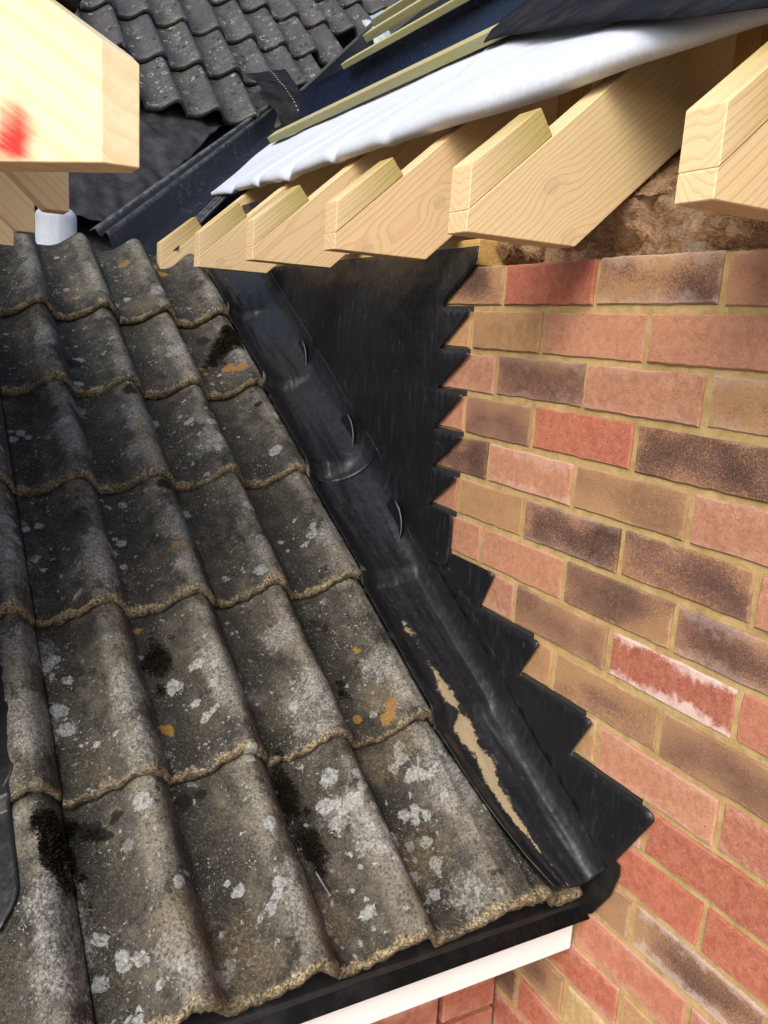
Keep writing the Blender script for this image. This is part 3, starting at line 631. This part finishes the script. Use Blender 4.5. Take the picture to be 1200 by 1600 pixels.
# ---------------------------------------------------------------- rafters over the brick wall
K=.873
def rafter(x,lab,m1,m2,th=.045,y0=-.248,dz=0.,sp=True,side=1,group='rafter ends over the brick wall',ylen=2.3,dy=0.,cut=.179,kk=None,knots=()):
    """side 1: roof rises towards +Y ; side -1 mirrored for the opposite wing (y0 is its end)"""
    def Q(d,z): return (y0+side*(d+dy),z+dz)
    K=kk or .873
    root=empty('rafter'); tag(root,lab,'rafter',group)
    body=[Q(0,.008),Q(cut,.008),Q(ylen,.008+K*(ylen-cut)),Q(ylen,(.034 if sp else .10)+K*ylen),Q(0,.034 if sp else .10)]
    gx=(0,side,K)
    saw=lambda co:1. if (co.y-y0)*side<.004 or co.z<.0105+dz else 0.
    rb=prism('rafter_body',body,'X',x,x+th,m1,root,((x+.02,y0,.0),gx,(1,0,0)),.0012,attrs={'saw':saw})
    for nm,kk_ in zip(('knot_a','knot_b'),knots): rb[nm]=(kk_[0]+10.,kk_[1]+10.,0.)
    if sp:
        j=random.uniform(-.004,.004)
        b=[Q(0+.0005,.0346),Q(.123,.0346+K*.1225),Q(.100,.170+j),Q(0+.0005,.088+j)]
        prism('packing_piece',b,'X',x+random.uniform(-.001,.0005),x+th+random.uniform(-.001,.001),m2,root,((x-.03,y0,.3),gx,(1,0,0)),.0012,attrs={'saw':lambda co:1. if (co.y-y0)*side<.004 else 0.})
    return root
RL=[(-1.40,'farthest rafter stub, half hidden behind the tile roof corner','raft','raftg',()),
(-1.008,'fifth rafter end from the right, a round brown knot low on its side','raft','raftg',((.056,.019),)),
(-.612,'fourth rafter end from the right, with an orange tinted side','raftr','raftg',((.30,.02),)),
(-.206,'third rafter end from the right, curved grain around a knot above the lead','raftr','raftg',((.055,.033),(.22,.05))),
(.190,'second rafter end from the right, large, directly above the first brick course','raftg','raftg',((.150,.024),(.138,.094))),
(.577,'nearest rafter end cropped by the right edge of the photo','raft','raftg',())]

for x,l,a,b,kn in RL: rafter(x,l,a,b,th=.045,knots=kn)
# wall plate under them
plate=prism('wall_plate',[(.012,.004),(.105,.004),(.105,.050),(.012,.050)],'X',-1.45,-.118,'raft',None,((-1,.05,0),(1,0,0),(0,1,0)),.002); tag(plate,'short end of a pale wall plate timber behind the upper lead sheet','timber')
for i,(x,l) in enumerate(((-.076,'orange noggin stub between rafters behind the white membrane, left one'),(.292,'orange noggin stub between the two nearest rafters, right one'))):
    o=prism('noggin',[(.122,.16),(.16,.16),(.16,.335),(.122,.302)],'X',x,x+.042,'raftr',None,((x,.2,.2),(0,0,1),(1,0,0)),.0015); tag(o,l,'timber',group='noggins')

lf=prism('loft_sky_block',[(.95,-.2),(.97,-.2),(.97,1.05),(.95,1.05)],'X',-1.9,1.6,'raftr',None,((0,1,0),(1,0,0),(0,1,0)),.002); tag(lf,'added board far inside the loft, hides the sky behind the rafters','timber')  # added board, keeps bright sky out of the gaps under the rafters
# ---------------------------------------------------------------- mineral wool
def wool(name,lab,x0,x1,prof_,seed,amp=.03,grey=lambda u,v:0.,n=70,m_=56):
    P=[];G=[]
    for i in range(n+1):
        x=lerp(x0,x1,i/n);row=[];g1=[]
        for j in range(m_+1):
            t=j/m_; y,z=prof_(t,(i/n))
            e=math.sin(math.pi*min(1,max(0,i/n)))**.3
            d=amp*(1.1*nz(x,y,z,8,seed)+nz(x,y,z,17,seed)+.55*nz(x,y,z,34,seed)+.35*nz(x,y,z,80,seed)+.2*nz(x,y,z,170,seed))
            yy_=y-d*.8; row.append(Vector((x+.4*d,yy_,min(z+d*.7,.002+.873*(yy_+.069)+.010*nz(x,yy_,1,20)-.006)))); g1.append(grey(i/n,t))
        P.append(row);G.append(g1)
    o=sheet(name,P,'wool',None,0,{'grey':G}); 
    # stray fibres
    bm=bmesh.new(); bm.from_mesh(o.data); gl=bm.verts.layers.float.get('grey')
    vv=[v for v in bm.verts]; random.seed(int(seed*10))
    for _ in range(9000):
        v=random.choice(vv); d=Vector((random.gauss(0,1),random.gauss(-.8,1),random.gauss(.2,1))).normalized(); L=random.uniform(.006,.022)
        s=d.orthogonal().normalized()*.00028; p=v.co.copy(); q=p+d*L*.5+Vector((random.gauss(0,.0015),random.gauss(0,.0015),random.gauss(0,.0015))); r=p+d*L
        A=[bm.verts.new(c) for c in (p-s,p+s,q+s,q-s)]; B=[bm.verts.new(r)]
        for a in A+B: a[gl]=v[gl]
        bm.faces.new(A); bm.faces.new((A[3],A[2],B[0]))
    bm.to_mesh(o.data); bm.free(); o.data.polygons.foreach_set('use_smooth',[True]*len(o.data.polygons))
    tag(o,lab,'insulation'); return o
def pw1(t,u):  # roll of brown wool spilling between the rafters
    a=lerp(-.6,3.9,t); rr=.085+.06*u
    return .112+.03*u-rr*.75*math.cos(a-.6)*1.0, .045+.03*u+ .20*sstep(.15,1,u)*sstep(.1,.9,t)+rr*.55*math.sin(a-.6)
wool('mineral_wool_roll','fluffy brown mineral wool bulging between rafters above the brick wall',-.17,.60,pw1,1.3,.028)
def pw2(t,u): return .045+.10*t,-.03+.075*sstep(0,.35,t)+.05*t
wool('mineral_wool_layer','grey-brown mineral wool lying along the wall top at the right edge',.02,1.1,pw2,4.1,.022,lambda u,v:.45*sstep(.0,.3,u))

# ---------------------------------------------------------------- new roof covering
RP=lambda y:.2505+K*y
def newroof(x,y,h): return Vector((x-0,y-h*.658,RP(y)+h*.753))
DENT=[(-1.50,.05,.010),(-1.16,.025,.015),(-.90,.03,.017),(-.62,.018,.013),(-.36,.03,.008)]
# white breather membrane with its lower edge bulging over the rafter tops
P=[]
nx=190
for i in range(nx+1):
    x=lerp(-1.98,1.2,(i/nx)); row=[]
    ylow=pl([(-2.0,.055),(-1.7,.03),(-1.0,-.028),(-.45,-.030),(-.1,-.05),(.15,-.058),(.29,-.045),(.45,-.045),(.9,-.05)],x)
    bulge=pl([(-2.0,.006),(-1.7,.022),(-1.2,.030),(-.8,.034),(-.3,.040),(.1,.046),(.4,.040),(1.2,.035)],x)
    yt=.50
    for j in range(41):
        t=j/40
        # t 0 : tucked under edge, .16 nose, 1 : up the slope
        if t<.30:
            a=lerp(-2.3,1.45,t/.30); y=ylow+bulge*.75+bulge*.9*-math.cos(a*.5)*1.0+.012; hh=.004+bulge*(.5+.5*math.sin(a))
            y=ylow+bulge*(1-math.cos(max(-1.5,min(1.5,a))))*.75
        else:
            q=(t-.30)/.70; y=lerp(ylow+bulge*.66,yt,q); hh=lerp(bulge+.002,.008,sstep(0,.55,q))
        wr=.006*nz(x*.8,y*.5,3.,6)-sum(a_*math.exp(-((x-c_-.5*(y-.0))/w_)**2)*math.exp(-((t-.28)/.22)**2) for c_,w_,a_ in DENT)
        wr*=sstep(0,.2,t)
        row.append(newroof(x,y,max(.003,hh+wr+.004)))
    P.append(row)
mb=sheet('breather_membrane',P,'memb',None,.0012); tag(mb,'white breather membrane draped over the rafter tops with a rolled lower edge','membrane')
# second fold of the same membrane, lying loose higher up on the right
P=[]
for i in range(81):
    x=lerp(-.50,.85,i/80);row=[]
    yl=pl([(-.5,.14),(-.3,.075),(0,.04),(.3,.01),(.85,-.04)],x); yh=pl([(-.5,.15),(-.36,.20),(-.1,.20),(.2,.09),(.5,-.03),(.9,-.10)],x)
    for j in range(15):
        t=j/14; row.append(newroof(x,lerp(yl,yh,t),pl([(-.5,.012),(-.35,.045),(0,.05),(.9,.05)],x)*(.55+.45*math.sin(t*2.2))+.004*nz(x,t,2,9)))
    P.append(row)
mb2=sheet('membrane_fold',P,'memb',None,.0012); tag(mb2,'loose grey-white upper fold of membrane below the black sheet','membrane')
# black underlay above
P=[]
for i in range(121):
    x=lerp(-2.6,1.3,i/120);row=[]
    yl=pl([(-2.6,.34),(-.75,.34),(-.52,.30),(-.33,.165),(-.244,.150),(-.043,.085),(.171,.022),(.402,-.066),(.612,-.135),(1.3,-.38)],x)
    yl2=max(yl,-1.74-x+.03)
    lift=pl([(-2.6,.012),(-.8,.012),(-.5,.045),(-.3,.062),(1.3,.064)],x)
    for j in range(21):
        t=j/20; y=lerp(yl2,2.2,t**1.6); row.append(newroof(x,y,lift*(1-.6*sstep(.1,.6,t))+.003*nz(x,y,1,5)))
    P.append(row)
ul=sheet('roofing_underlay',P,'felt',None,.0012); tag(ul,'black underlay sheet over the new roof at the top right corner','underlay')
# battens on the new roof
def batten(x0,x1,y,h,lab,w=.042,t=.024,tilt=0.):
    bm=bmesh.new(); v=[]
    for x,yy in ((x0,y),(x1,y+tilt)):
        for a,b in ((0,0),(w,0),(w,t),(0,t)): v.append(bm.verts.new(newroof(x,yy+a*.753,h+b)+Vector((0,0,a*.0))))
    for a in (v[:4],v[4:][::-1]): bm.faces.new(a)
    for i in range(4): bm.faces.new((v[i],v[4+i],v[4+(i+1)%4],v[(i+1)%4]))
    bmesh.ops.recalc_face_normals(bm,faces=bm.faces); bmesh.ops.bevel(bm,geom=list(bm.edges),offset=.0012,segments=1,affect='EDGES')
    o=finish_wood('roof_batten',bm,'batten',None,((0,y,RP(y)),(1,0,0),(0,1,0))); tag(o,lab,'batten',group='roof battens')
batten(-1.88,-.93,.285,.020,'lower pale green roof batten, left length, just above the white membrane')
batten(-.928,.55,.285,.020,'lower pale green roof batten, right length, disappearing behind the membrane fold')
batten(-1.50,.2,.430,.092,'thin green batten showing along the top edge of the navy board',.030,.018)
batten(-1.42,-.4,.485,.118,'upper green roof batten near the top edge of the photo',.045,.024)
batten(-1.50,-1.15,.56,.135,'short upper batten offcut touching the top edge of the photo',.045,.024)
# navy board on edge
bm=bmesh.new()
sec=[(.402,.595),(.394,.600),(.392,.607),(.400,.612),(.404,.62),(.404,.700),(.400,.708),(.396,.716),(.404,.718),(.414,.714),(.414,.598)]
P=[[Vector((x,y+.004*nz(x,0,1,2),z+.006*sstep(-1.4,-1.95,x)*(1 if z>.65 else 0)-.004*sstep(-1.5,-1.2,x)*(z>.65)-.008*sstep(-1.4,-.2,x)*(z<.65))) for y,z in sec+[sec[0]]] for x in [lerp(-1.95,.6,i/60) for i in range(61)]]
nb=sheet('fascia_strip',P,'navy',None,0); bm.free(); tag(nb,'long glossy navy plastic strip standing on edge above the pale green batten','plastic strip')
em=nb.modifiers.new('e','EDGE_SPLIT'); em.split_angle=R(40)

# ---------------------------------------------------------------- valley
def valley(name,lab,sec,ya,yb,lift,mat,n=60,k0=1.,k1=1.):
    P=[]
    for i in range(n+1):
        y=lerp(ya,yb,i/n); row=[]; k=lerp(k0,k1,i/n)
        for e,h in sec:
            row.append(Vector((-1.715-y+k*e*.7071,y+k*e*.7071,RP(y)+k*h+lift)))
        P.append(row)
    du=[[1. if name=='valley_liner' and j in (0,1,2,7,14,15,18,19,22,23) else 0. for j in range(len(sec))] for _ in range(n+1)]
    o=sheet(name,P,mat,None,.003,{'dust':du}); tag(o,lab,'valley liner')
    em=o.modifiers.new('e','EDGE_SPLIT'); em.split_angle=R(28); return o
secL=[(-.168,.106),(-.152,.112),(-.146,.110),(-.141,.098),(-.131,.091),(-.124,.092),(-.119,.101),(-.110,.102),(-.104,.088),(-.080,.026),(-.066,.012),(-.05,.010),(.0,.010),(.018,.013),(.026,.027),(.034,.029),(.040,.020),(.048,.022),(.056,.041),(.064,.043),(.070,.034),(.078,.036),(.086,.055),(.096,.057),(.112,.068)]
valley('valley_liner','lower black plastic valley trough with ribbed edges behind the tile roof top',secL,-.285,.47,.006,'grp',60,1.05,.66)
secU=[(-.012,.098),(-.004,.101),(.002,.097),(.004,.02),(.012,.004),(.06,.02),(.11,.045),(.2,.10)]
valley('valley_upstand','grey plastic valley upstand along the cut edge of the far tiles',secU,.52,1.02,.0,'grpg',40)
valley('valley_upstand','second grey valley upstand length lapped at the top, beside the battens',secU,1.0,2.4,.008,'grpg',60)
# underlay sheets on the main roof below the far tiles
def MR(x,y,h): return Vector((x+h*.657,y,-1.246-.873*x+h*.753))
def undersheet(name,lab,pts,nx_,ny_,seed,amp,st=None,lift=0.):
    """bilinear patch of 4 corners (x,y,h)"""
    P=[];A=[]
    for i in range(nx_+1):
        r=[];a=[]
        for j in range(ny_+1):
            u,v=i/nx_,j/ny_
            c=[lerp(lerp(pts[0][k],pts[1][k],v),lerp(pts[3][k],pts[2][k],v),u) for k in range(3)]
            c[2]+=amp*nz(c[0],c[1],seed,7)+amp*.6*nz(c[0]+c[1],c[1]-c[0],seed,16)+lift
            r.append(MR(*c)); q=0.
            if st is not None:
                q=1.0 if abs(v-st)<.6/ny_ and i%3==0 else 0.
            a.append(q)
        P.append(r);A.append(a)
    o=sheet(name,P,'felt2',None,.0015,{'stitch':A}); tag(o,lab,'underlay'); return o
undersheet('underlay_sheet','black underlay bed under the far tiles and valley',[(-1.36,-1.1,-.13),(-1.36,-.05,-.13),(-3.2,1.6,-.10),(-3.2,-1.1,-.10)],60,60,2.,.010)
undersheet('underlay_sheet','creased black underlay flap with a stitched line below the far tile edge',[(-1.70,-.62,-.055),(-1.63,-.30,-.03),(-2.30,.30,-.05),(-2.28,-.36,-.05)],90,60,5.,.022,.16)
def flapsheet():
    P=[];A=[]
    for i in range(41):
        u=i/40;r=[];a=[]
        for j in range(31):
            v=j/30
            A0=Vector((-2.36,.33,.86));B0=Vector((-2.42,.52,.93));C0=Vector((-2.02,.50,.655));D0=Vector((-2.06,.385,.60))
            p=(A0.lerp(B0,v)).lerp(D0.lerp(C0,v),u)
            p+=Vector((.35,-.2,.9))*(.035*math.sin(u*2.6)*(1-.5*v)+.008*nz(u,v,3,4)+.05*(1-u)*(1-v)*u)
            r.append(p); a.append(1. if (abs(v-.62)<.02 and i%2==0) else 0.)
        P.append(r);A.append(a)
    o=sheet('underlay_offcut',P,'felt',None,.0015,{'stitch':A}); tag(o,'curled black underlay offcut bridging the valley below the far tiles','underlay')
flapsheet()
# clear plastic scrap
P=[]
for i in range(13):
    r=[]
    for j in range(13):
        u,v=i/12-.5,j/12-.5; p=MR(-2.86+.16*u,1.17+.14*v,.06); p+=Vector((0,0,.02*nz(u,v,1,5)+.05*(1-4*u*u)*(1-4*v*v)*.6)); r.append(p)
    P.append(r)
ps=sheet('polythene_scrap',P,'poly',None,.001); tag(ps,'small crumpled clear polythene scrap at the end of the upper batten','plastic scrap')

# ---------------------------------------------------------------- opposite wing: hip and jack rafters
hx,hy,hz=.350,-.680,.008
hip=empty('hip_rafter'); tag(hip,'big bright hip rafter end with a red spray mark at the top left','rafter')
d=Vector((-1,-1,0)).normalized(); nn=Vector((1,-1,0)).normalized(); KH=K/math.sqrt(2); t2=.0235
def HP(a,b,z): return Vector((hx,hy,0))+d*a+nn*b+Vector((0,0,z))
bm=bmesh.new()
def hp_ring(z0,z1): pass
L=1.7; lc=.30
ztop=lambda a:.094+KH*a
def ring(b,a0):    # outline of the cheek at lateral offset b, starting a0 behind the nose
    return [HP(a0,b,hz),HP(lc,b,hz),HP(L,b,hz+KH*(L-lc)),HP(L,b,ztop(L)),HP(a0,b,ztop(a0))]
ra=[bm.verts.new(p) for p in ring(t2,t2)]; rb=[bm.verts.new(p) for p in ring(-t2,t2)]
na=bm.verts.new(HP(0,0,hz)); nb_=bm.verts.new(HP(0,0,ztop(0)))
bm.faces.new(ra); bm.faces.new(rb[::-1])
for i in (0,1,2,3):
    if i==0: bm.faces.new((ra[0],na,rb[0],rb[1],ra[1]))
    elif i==3: bm.faces.new((ra[3],rb[3],rb[4],nb_,ra[4]))
    else: bm.faces.new((ra[i],ra[i+1],rb[i+1],rb[i]))
bm.faces.new((ra[0],ra[4],nb_,na)); bm.faces.new((rb[0],na,nb_,rb[4]))
bmesh.ops.recalc_face_normals(bm,faces=bm.faces); bmesh.ops.bevel(bm,geom=list(bm.edges),offset=.001,segments=1,affect='EDGES')
bmesh.ops.triangulate(bm,faces=[f for f in bm.faces if len(f.verts)>4])
for _ in range(6):
    e=[e for e in bm.edges if e.calc_length()>.03 and min((v.co-Vector((hx,hy,0))).dot(d) for v in e.verts)<.35]
    if not e: break
    bmesh.ops.subdivide_edges(bm,edges=e,cuts=1); bmesh.ops.triangulate(bm,faces=[f for f in bm.faces if len(f.verts)>3])
SP=HP(.116,t2,.020)
finish_wood('rafter_body',bm,'hip',hip,((hx,hy,.2),d+Vector((0,0,KH)),nn),{'spray':lambda co:max(0.,1-math.hypot((co-SP).dot(d)/.036,(co.z-SP.z)/(.062 if co.z>SP.z else .04))) if (co-SP).dot(nn)>-.004 else 0.,'saw':lambda co:.8 if co.z<.0095 else 0.})
JL=['first jack rafter end tucked under the big hip rafter at the left','second jack rafter end with pencil marks below the first at the left edge','third jack rafter tip at the far left edge above the white roll','fourth jack rafter end hidden behind the left group']
for k,l in enumerate(JL[:3]):
    x=-.073-.392*k; rafter(x-.045,l,'jack','jack',y0=-.680,side=-1,sp=False,group='jack rafters of the opposite wing',ylen=1.4,cut=.029,kk=.95)
P=[]  # unseen sheet added over the wing to cut sky light on upper tiles
for i in range(31):
    x=lerp(-3.0,.32,i/30);row=[]
    for j in range(9):
        t=j/8; y0_=-.72; y=lerp(y0_,y0_-1.3,t); y=max(y,y0_-1.3)
        xx=min(x,.30-(y0_-y)); row.append(Vector((xx,y,.115+.95*(-.68-y)+.004*nz(xx,y,1,5))))
    P.append(row)
sky_block=sheet('roofing_underlay',P,'felt',None,.0012); tag(sky_block,'added unseen black sheet over the jack rafters, blocks sky above the tiles','underlay')
# white membrane roll under them, behind the ridge of the tile roof
def wroll(cx,cy,z0,z1,r,lab,lean=0.):
    P=[]
    for i in range(33):
        t=i/32;row=[]
        for j in range(29):
            a=2*math.pi*j/28*1.0; rr=r*(1+.05*nz(math.cos(a),math.sin(a),t,2))
            sh=1-.28*sstep(.82,1.,t)**2 if t<.999 else .55
            row.append(Vector((cx+rr*sh*math.cos(a)+lean*t,cy+rr*sh*math.sin(a),lerp(z0,z1,t))))
        P.append(row)
    P.append([Vector((cx+lean,cy,z1-.004))]*29)
    o=sheet('membrane_roll',P,'memb',None,0); tag(o,lab,'membrane',group='white membrane rolls')
wroll(-1.58,-.500,-.02,.178,.058,'white rolled membrane standing behind the tile roof, below the first jack rafter')
wroll(-1.60,-.635,-.04,.112,.05,'smaller white membrane roll at the left edge below the jack rafters')

# ---------------------------------------------------------------- moss, nail, crumbs on the near roof
def tile_h(s,y):
    k=math.floor((s-.030)/.3255); return HB+.006+.047*prof((y+.12)/.15)-.0225*((s-.030)-k*.3255)/.326
def moss(lab,blobs,seed,dens=1.):
    random.seed(seed); v=[];f=[]
    blobs=[(s+random.gauss(0,r*.25),y+random.gauss(0,r*.2),r*.8,h) for s,y,r,h in blobs]+[(s+random.gauss(0,r*.95),y+random.gauss(0,r*.6),r*random.uniform(.2,.42),h*.8) for s,y,r,h in blobs for _ in range(4)]
    for s,y,r,h in blobs:
        r*=1.35; h*=1.2; n=int(4600*dens*r*r*400)
        for _ in range(n):
            rr=r*math.sqrt(random.random()); a=random.random()*6.283; ss=s+rr*math.cos(a)*1.15+.004*random.gauss(0,1); yy=y+rr*math.sin(a)
            z0=tile_h(ss,yy)-.001; hh=h*(1.1-rr/r*.8)*random.uniform(.5,1.2)
            base=FRN(ss,yy,z0); up_=FRN(ss,yy,z0+hh)-base; dd=Vector((random.gauss(0,1),random.gauss(0,1),random.gauss(0,.4)))*hh*.45
            sd_=Vector((random.gauss(0,1),random.gauss(0,1),random.gauss(0,1))).normalized()*random.uniform(.0008,.0019)
            i=len(v); v+=[base-sd_,base+sd_,base+up_*.6+dd*.5+sd_*.8,base+up_+dd,base+up_*.6+dd*.5-sd_*.8]; f+=[(i,i+1,i+2,i+4),(i+4,i+2,i+3)]
    o=mesh('moss_clump',v,f,'moss'); tag(o,lab,'moss'); return o
moss('dark moss clump between two rolls in the middle of the tiled roof',[(.592,-.548,.022,.008),(.570,-.543,.024,.009),(.60,-.535,.014,.006)],1)
moss('upper half of black moss streak below the tile edge, third roll from the lead',[(.317,-.400,.018,.007),(.295,-.405,.022,.008),(.265,-.402,.016,.006)],2)
moss('black moss patch just above the loose nail',[(.21,-.402,.020,.008),(.195,-.398,.018,.008),(.23,-.405,.013,.006)],3)
moss('long black moss clump hanging on the left roll near the lead flap',[(.31,-.738,.020,.008),(.285,-.74,.022,.009),(.255,-.735,.020,.008),(.228,-.728,.013,.006)],4)
moss('thin dark moss beside the long left clump, under the tile edge',[(.305,-.69,.016,.004),(.295,-.672,.012,.003)],5,.6)
moss('tiny black moss tuft above the orange lichen near the lead flashing',[(.452,-.25,.010,.006),(.475,-.25,.007,.005)],6)
moss('flat black moss covering the pan beside the upper lead edge',[(1.52,-.20,.03,.005),(1.56,-.17,.03,.005),(1.50,-.16,.025,.005),(1.47,-.22,.02,.004)],8,.7)
# nail
def cyl(bm,p,q,r,n=10):
    dv=(q-p).normalized(); a=dv.orthogonal().normalized(); b=dv.cross(a)
    A=[bm.verts.new(p+(a*math.cos(t)+b*math.sin(t))*r) for t in [2*math.pi*i/n for i in range(n)]]
    B=[bm.verts.new(q+(a*math.cos(t)+b*math.sin(t))*r) for t in [2*math.pi*i/n for i in range(n)]]
    for i in range(n): bm.faces.new((A[i],A[(i+1)%n],B[(i+1)%n],B[i]))
    bm.faces.new(A[::-1]); bm.faces.new(B)
bm=bmesh.new(); p=FRN(.166,-.404,tile_h(.166,-.404)+.004); q=FRN(.130,-.398,tile_h(.130,-.398)+.006); cyl(bm,p,q,.0014); dv=(q-p).normalized(); cyl(bm,q,q+dv*.0012,.0042,14); cyl(bm,p,p-dv*.004,.0008)
me=bpy.data.meshes.new('nail'); bm.to_mesh(me); bm.free(); me.materials.append(MT['steel']); o=bpy.data.objects.new('nail',me); C.objects.link(o); tag(o,'loose steel nail lying in the tile pan below the moss','nail')
